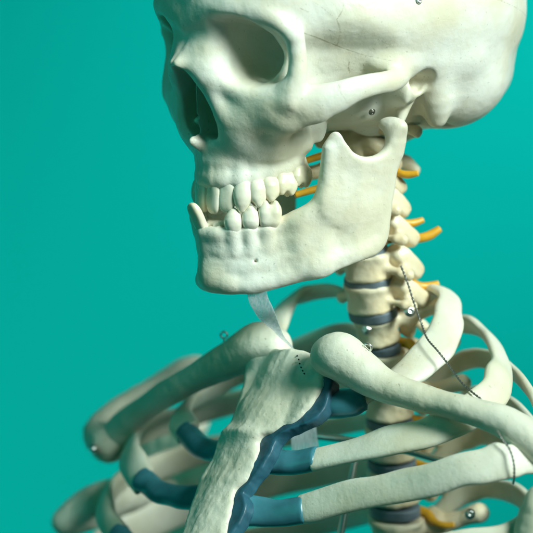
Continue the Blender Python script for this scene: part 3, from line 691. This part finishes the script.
TC = np.array([3.4, 1.6])                                            # axis of the rib cage in plan
def rib_normals(pts, up):
    out = []
    for p in pts:
        r = np.array([p[0] - TC[0], p[1] - TC[1], 0]); r /= np.linalg.norm(r) + 1e-6
        out.append(r*(1 - up) + UP*up)
    return out
RIBS = [  # bone stations (px, py, depth, half width), uprightness of the outer face, cartilage stations
    ([(418, 303, 3.2, .35), (434, 291, 2.2, .5), (447, 296, .9, .62), (449, 315, -.6, .75), (441, 338, -2.0, .85), (424, 361, -3.3, .9), (398, 380, -4.1, .85), (362, 396, -4.3, .75)], .72, [(362, 399, -4.5, .78), (345, 403, -4.4, .86), (326, 404, -3.9, .98), (317, 402, -3.4, .9)]),
    ([(424, 345, 4.4, .35), (442, 329, 3.8, .5), (460, 324, 3.0, .6), (479, 329, 1.6, .62), (494, 345, -.4, .62), (501, 364, -2.6, .68), (496, 388, -4.8, .8), (474, 409, -6.3, .85), (440, 426, -6.9, .85), (380, 443, -6.1, .78), (314, 459, -4.6, .68)], .45, [(315, 459, -4.6, .66), (292, 463, -3.9, .64), (272, 460, -3.4, .72), (250, 455, -2.8, 1.0)]),
    ([(430, 385, 5.2, .35), (452, 366, 4.6, .45), (470, 359, 3.6, .5), (492, 360, 1.8, .5), (515, 374, -1.0, .5), (534, 398, -4.0, .55), (546, 428, -7.0, .7), (538, 452, -8.8, .85), (517, 460, -9.6, .85), (495, 463, -9.8, .82), (460, 470, -9.5, .82), (410, 484, -8.4, .8), (360, 494, -7.2, .76), (302, 509, -5.6, .68)], .22, [(303, 509, -5.6, .66), (278, 513, -5.0, .66), (256, 511, -4.6, .74), (228, 509, -4.2, 1.0)]),
    ([(436, 425, 6.0, .4), (462, 402, 5.2, .5), (485, 396, 3.8, .5), (508, 404, 1.5, .5), (535, 430, -2.5, .6), (562, 478, -7.0, .7), (550, 515, -10, .8), (515, 537, -11, .8), (450, 551, -10.6, .8), (380, 563, -9.0, .75), (320, 578, -7.2, .7)], .15, [(320, 578, -7.2, .65), (280, 575, -6.0, .62), (240, 560, -4.9, .65)]),
    ([(436, 462, 6.8, .45), (465, 438, 6.0, .6), (492, 436, 4.4, .6), (520, 450, 1.5, .6), (552, 485, -3, .6), (585, 540, -8, .7), (570, 590, -12, .8)], .12, None),
    ([(440, 512, 7.6, .45), (468, 490, 6.8, .6), (498, 488, 5.2, .6), (526, 502, 2.5, .6), (556, 540, -2.5, .6), (590, 590, -8, .7)], .12, None),
    # far side
    ([(357, 306, 4.6, .35), (343, 293, 5.4, .5), (322, 291, 6.0, .62), (298, 297, 6.0, .75), (282, 311, 5.0, .8), (272, 330, 3.2, .8), (266, 350, 1.4, .75), (262, 368, .2, .65)], .72, [(262, 368, .2, .6), (262, 378, -.3, .6), (266, 385, -.9, .6)]),
    ([(366, 340, 5.6, .35), (352, 331, 6.6, .5), (330, 335, 8.0, .55), (295, 350, 9.3, .62), (252, 368, 9.8, .7), (212, 387, 9.3, .78), (189, 402, 7.4, .75), (181, 416, 5.4, .7), (187, 433, 3.3, .66)], .5, [(186, 431, 3.5, .6), (199, 445, 1.6, .6), (214, 451, 0.2, .62), (232, 448, -1.2, .65)]),
    ([(372, 380, 6.4, .4), (350, 380, 8.6, .5), (300, 390, 11.6, .6), (240, 402, 12.6, .7), (190, 415, 11.8, .8), (152, 427, 9.6, .85), (133, 442, 7.2, .8), (132, 462, 5.0, .75), (144, 481, 3.3, .7)], .42, [(143, 480, 3.4, .64), (158, 491, 1.8, .62), (180, 497, 0.0, .62), (208, 497, -2.2, .66)]),
    ([(376, 420, 7.2, .4), (350, 424, 9.8, .5), (295, 434, 13, .6), (225, 446, 14.3, .7), (168, 463, 13, .8), (124, 482, 10.2, .85), (105, 499, 7.4, .8), (107, 518, 5.2, .7), (119, 537, 3.6, .7)], .36, [(118, 535, 3.7, .64), (135, 548, 1.8, .62), (165, 556, -.5, .62), (200, 554, -3.2, .66)]),
    ([(378, 464, 8.0, .4), (350, 470, 11, .55), (290, 482, 14, .65), (215, 500, 14.8, .75), (150, 520, 13, .85), (100, 545, 10, .85), (85, 570, 7, .8)], .14, None),
    ([(380, 510, 8.6, .4), (345, 518, 12, .55), (280, 534, 14.8, .65), (205, 552, 15.2, .75), (140, 575, 13, .85)], .14, None)]
def build_ribs(skel, bone, cart):
    for i, (st, up, ca) in enumerate(RIBS):
        pts = [P(*s[:3]) for s in st]; wid = [s[3] for s in st]
        if i >= 6: wid = [w*1.15 for w in wid]
        thk = [min(0.30, w*0.45) for w in wid]
        v, f = loft(pts, rib_normals(pts, up), wid, thk, 9, 20, 2.5, 100 + i, 0.05)
        r = new_obj('rib', v, f, bone, skel)
        if ca:
            pts = [P(*s[:3]) for s in ca]; wid = [s[3] for s in ca]
            v, f = loft(pts, rib_normals(pts, up), wid, [w*0.72 for w in wid], 9, 20, 2.3, 140 + i, 0.03)
            new_obj('costal_cartilage', v, f, cart, r)
    # dark seam of cartilage along the near edge of the breastbone
def build_border(skel, navy):
    F = Field((-0.4, 0.6, -1.0), (4.8, 11.8, 1.2), 0.055)
    A, B = F.ax[0][:, None], F.ax[1][None, :]
    p2 = poly_dist(STERN_POLY, A + 0*B, B + 0*A) - (0.36 + 0.05*np.sin(2.3*B + 0.6) + 0.03*np.sin(6.3*B))
    for (cu, cv, ru, rv) in ((3.2, 2.5, 0.6, 0.85), (1.35, 5.1, 0.45, 0.65), (1.3, 8.6, 0.45, 0.65)):      # roots of the cartilages
        p2 = smin(p2, (np.sqrt(((A - cu)/ru)**2 + ((B - cv)/rv)**2) - 1)*min(ru, rv), 0.9)
    w = F.ax[2][None, None, :]
    F.d = smax(p2[:, :, None], np.abs(w - 0.12 - (0.2*np.clip((4.2 - B)/1.5, 0, 1))[:, :, None]) - 0.36, 0.14).astype(np.float32)
    F.d = np.maximum(F.d, (1.0 - B)[:, :, None]); F.d = smax(F.d, -(poly_dist(STERN_POLY, A + 0*B, B + 0*A)[:, :, None] + 0.35), 0.1).astype(np.float32)
    F.noise(0.7, 0.03, 33); F.noise(0.3, 0.010, 34); F.noise(0.15, 0.004, 35)
    v, q = F.mesh()
    return new_obj('cartilage_border', SM0 + v @ SR.T, q, navy, skel)
def build_girdle(skel, bone, steel):
    v, q = chain_bone([[(P(331, 357, -4.6), 1.0), (P(341, 357, -4.9), 1.16), (P(361, 371, -5.4), .98), (P(385, 386, -6.0), .8), (P(425, 399, -7.0), .68), (P(460, 408, -8.0), .65), (P(500, 420, -8.8), .74), (P(530, 438, -9.2), .88), (P(560, 462, -9.0), 1.0), (P(590, 490, -8.4), 1.0)]], 0.06, 61, 0.02)
    c1 = new_obj('clavicle', v, q, bone, skel)
    eye_hook(P(367.5, 347.5, -5.6), (0.3, 0.9, 0.3), 0.19, steel, c1, (-0.25, 0.1, -0.45))
    v, q = chain_bone([[(P(272, 346, -0.4), 1.02), (P(258, 345, 0.0), 1.15), (P(238, 356, 0.8), 1.0), (P(210, 370, 2.2), .8), (P(180, 386, 3.8), .7), (P(152, 403, 5.6), .68), (P(128, 422, 7.4), .75), (P(112, 440, 8.6), .85)]], 0.06, 65, 0.022)
    c2 = new_obj('clavicle', v, q, bone, skel)
    eye_hook(P(224, 335, 1.2), (0.2, 0.9, 0.2), 0.17, steel, c2, (0.0, 0.05, -0.75))
    def blade(F):
        F.add(superell(P(172, 500, 17.5), (3.4, 0.4, 4.4), 2.6, rotm(0, 10, -30)), 0.6)
    v, q = chain_bone([[(P(108, 444, 8.4), 1.05), (P(98, 432, 9.4), .8), (P(112, 412, 10.6), .55), (P(150, 388, 12.4), .5), (P(195, 364, 14.5), .5), (P(216, 384, 17.0), .4), (P(200, 430, 17.6), .4)], [(P(68, 522, 9.6), .85), (P(90, 509, 9.9), 1.15), (P(125, 494, 11.5), 1.0), (P(165, 488, 15.5), .7)]], 0.09, 69, 0.04, 0.3, blade)
    s2 = new_obj('scapula', v, q, bone, skel)
    screw(P(93, 449, 7.4), (-0.7, -0.65, -0.1), 0.2, steel, s2)
    v, q = chain_bone([[(P(545, 505, -11.4), 1.0), (P(541, 530, -11.4), 1.25), (P(548, 575, -11.0), 1.3), (P(565, 640, -9.5), 1.0)], [(P(590, 492, -8.6), .9), (P(610, 540, -7.5), .8), (P(565, 640, -9.5), .9)]], 0.09, 77, 0.04)
    new_obj('scapula', v, q, bone, skel)
def build_fittings(skel, steel, wire_m, rod_m, verts):
    v, f = twist([P(401, 266, -1.6), P(408, 284, -1.8), P(414, 303, -2.0), P(421, 322, -2.2), P(427, 338, -3.2), P(437, 350, -4.0), P(448, 364, -4.6), P(463, 384, -5.8), P(481, 399, -6.7)], 0.030)
    new_obj('wire', v, f, wire_m, skel)
    v, f = twist([P(497, 430, -9.8), P(503, 440, -10.2), P(510, 450, -10.3), P(514, 464, -10.5), P(514, 478, -10.2), P(513, 484, -9.2)], 0.030)
    new_obj('wire', v, f, wire_m, skel)
    v, f = tube([P(314, 436, 3.0), P(381, 445, 1.5), P(446, 462, -.5)], 0.18, 8, 14); new_obj('support_rod', v, f, rod_m, skel)
    v, f = tube([P(358, 446, 1.4), P(349, 490, 1.2), P(336, 560, 1.0)], 0.18, 8, 14); new_obj('support_rod', v, f, rod_m, skel)
    for nm, q, ax, r in (('T1', (366, 329, 1.22), (-0.5, -0.8, 0.1), 0.2), ('C7', (410, 311, 0.12), (0.2, -0.95, 0.1), 0.22), ('T5', (470, 514, 1.9), (0.1, -0.95, 0.1), 0.2)):
        o = verts[nm][0]; w = screw(P(*q), ax, r, steel, None)
        w.parent = o; w.matrix_parent_inverse = o.matrix_basis.inverted()
# ------------------------------------------------------------------ assemble
CAMD = 130.; FPX = 2622.                                              # camera distance (cm) and focal length (pixels of the 533 px photograph)
CRACKS = [[(5.68, 4.44, 3.94), (5.63, 4.53, 3.57), (5.47, 4.77, 3.13), (5.44, 4.54, 2.68), (5.35, 4.38, 2.25), (5.22, 4.23, 1.87)] ,
          [(4.75, 6.0, 2.54), (4.99, 5.14, 2.23), (5.25, 4.03, 1.79), (5.34, 2.93, 1.39), (5.51, 1.56, 1.0)] ,
          [(5.01, 3.45, 1.07), (4.84, 3.38, 0.78), (4.71, 3.22, 0.53)] ,
          [(6.18, 5.11, 0.12), (6.31, 5.1, -0.25), (6.37, 4.85, -0.63)] ,
          [(5.22, 5.75, 3.97), (5.28, 5.44, 3.78), (5.37, 5.13, 3.49), (5.44, 4.92, 3.3)] ,
          [(5.0, 6.41, 3.71), (5.08, 6.0, 3.52), (5.2, 5.62, 3.64)]]
def crack_attr(v, lines):
    side = v[:, 0]; v = v*np.array([0, 1, 1])                          # seen along the side of the head
    d = np.full(len(v), 9.0)
    for ln in lines:
        ln = np.array(ln, float)*np.array([0, 1, 1])
        for a, b in zip(ln[:-1], ln[1:]):
            ab = b - a; t = np.clip(((v - a) @ ab)/(ab @ ab), 0, 1); d = np.minimum(d, np.linalg.norm(v - a - t[:, None]*ab, axis=1))
    return np.where(side > 3.5, d, 9.0)
skel = empty('skeleton_model', (3.0, 1.0, -26.0))
skel['label'] = 'cream plastic skeleton model with blue cartilage, skull turned to the left'; skel['category'] = 'skeleton model'
def part(o):
    o.parent = skel; o.matrix_parent_inverse = Matrix.Translation(-Vector(skel.location)); return o
v, q = build_skull()
seam = (v[:, 2] - (3.75 + 0.27*(v[:, 1] + 4.3)))*0.9
cr = np.minimum(crack_attr(v, CRACKS), np.abs(seam))
skull = new_obj('skull', head(v), q, BONE, skel, {'crack': cr})
v, q = build_jaw(); jaw = new_obj('mandible', head(v), q, BONE, skel, {'crack': np.full(len(v), 9.0)})
build_teeth(TOOTH, skull, jaw)
screw(P(372, 112, -4.0), (0.4, -0.75, -0.5), 0.13, WIRE, skull); screw(P(418.5, 1, -6.25), (0.5, -0.86, 0.05), 0.13, STEEL, skull)
vs = build_spine(skel, BONE_SPINE, DISC, NERVE, STEEL)
v, q = build_sternum(); sternum = new_obj('sternum', v, q, BONE_ROUGH, skel)
build_ribs(skel, BONE_RIB, CART); build_border(skel, NAVY)
build_girdle(skel, BONE_ROUGH, STEEL)
build_fittings(skel, STEEL, WIRE, ROD, vs)
for o in list(COL.objects):
    if o.parent == skel: o.matrix_parent_inverse = Matrix.Translation(-Vector(skel.location))
# dots stamped on the breastbone
dots = join([lathe([(0.035, -0.03), (0.04, 0.03), (0.02, 0.038)], stern(u, w_, -0.47 - z_), -SN, 8) for u, w_, z_ in ((1.2, .28, .06), (1.42, .48, .07), (1.6, .69, .07), (1.8, .88, .07), (2.0, 1.05, .07), (2.18, 1.19, .06))])
new_obj('printed_dots', *dots, INK, sternum)
# film strip
Fp = [P(256, 286, -4.6), P(259, 300, -4.3), P(268, 318, -3.8), P(279, 334, -3.0), P(291, 347, -2.0), P(299, 358, -0.6), P(303, 385, 1.0), P(303, 415, 1.2), P(305, 450, 1.0)]
v, f = loft(Fp, [(-0.25, -0.95, 0.2), (-0.25, -0.95, 0.2), (-0.5, -0.85, 0.1), (-0.7, -0.7, 0.1), (-0.6, -0.8, 0.1), (-0.5, -0.85, 0.1), (-.2, -.95, .1), (0, -1, 0.1), (0, -1, 0.1)], [.5, .48, .46, .42, .26, .2, .4, .62, .66], 0.018, 10, 24, 2.0, 9, 0.03)
film = new_obj('plastic_strip', v, f, FILM); film['label'] = 'twisted clear plastic strip hanging from the jaw down behind the breastbone'; film['category'] = 'plastic strip'
# backdrop
bd = bpy.data.meshes.new('backdrop'); 
def backdrop():
    V, Fc = [], []
    prof = [(0.45, -1.0), (0.8, -0.97), (1.03, -0.82), (1.13, -0.5), (1.14, 0.0), (1.14, 0.8)]
    S = smooth_poly(np.array(prof), 6, False); n = len(S)
    for x in (-1.3, 1.3):
        for y, z in S: V.append((x/U, y/U, z/U))
    for i in range(n - 1): Fc.append((i, n + i, n + i + 1, i + 1))
    return np.array(V), Fc
v, f = backdrop(); bk = new_obj('backdrop', v, f, BACK); bk['kind'] = 'structure'

cam = bpy.data.cameras.new('camera'); co = bpy.data.objects.new('camera', cam); COL.objects.link(co)
co.location = (0, -CAMD*U, 0); co.rotation_euler = (math.pi/2, 0, 0)
cam.sensor_width = 36; cam.lens = 36*FPX/533; cam.clip_start = 0.05; cam.clip_end = 50
cam.dof.use_dof = True; cam.dof.focus_distance = (CAMD - 5.0)*U; cam.dof.aperture_fstop = 7.0
scene.camera = co
w = bpy.data.worlds.new('World'); scene.world = w; w.use_nodes = True
w.node_tree.nodes['Background'].inputs[0].default_value = (0.06, 0.42, 0.38, 1); w.node_tree.nodes['Background'].inputs[1].default_value = 0.08
def area(n, loc, tgt, size, e, c, spread=180):
    l = bpy.data.lights.new(n, 'AREA'); l.size = size; l.energy = e; l.color = c; l.spread = math.radians(spread); o = bpy.data.objects.new(n, l); COL.objects.link(o); o.location = loc
    o.rotation_euler = (Vector(tgt) - Vector(loc)).to_track_quat('-Z', 'Y').to_euler(); return o
area('key_lamp', (1.40, -1.50, 1.15), (0.03, 0, 0.05), 0.95, 5.1, (0.85, 1.0, 0.94), 28)
area('fill_lamp', (-1.3, -0.7, 0.3), (0, 0, 0), 0.9, 3.0, (0.06, 1.0, 0.78))
area('backdrop_lamp', (0.7, 0.40, 0.85), (0.12, 1.14, 0.1), 0.7, 5.4, (0.85, 1.0, 1.0), 90)
scene.view_settings.view_transform = 'Standard'; scene.view_settings.look = 'None'
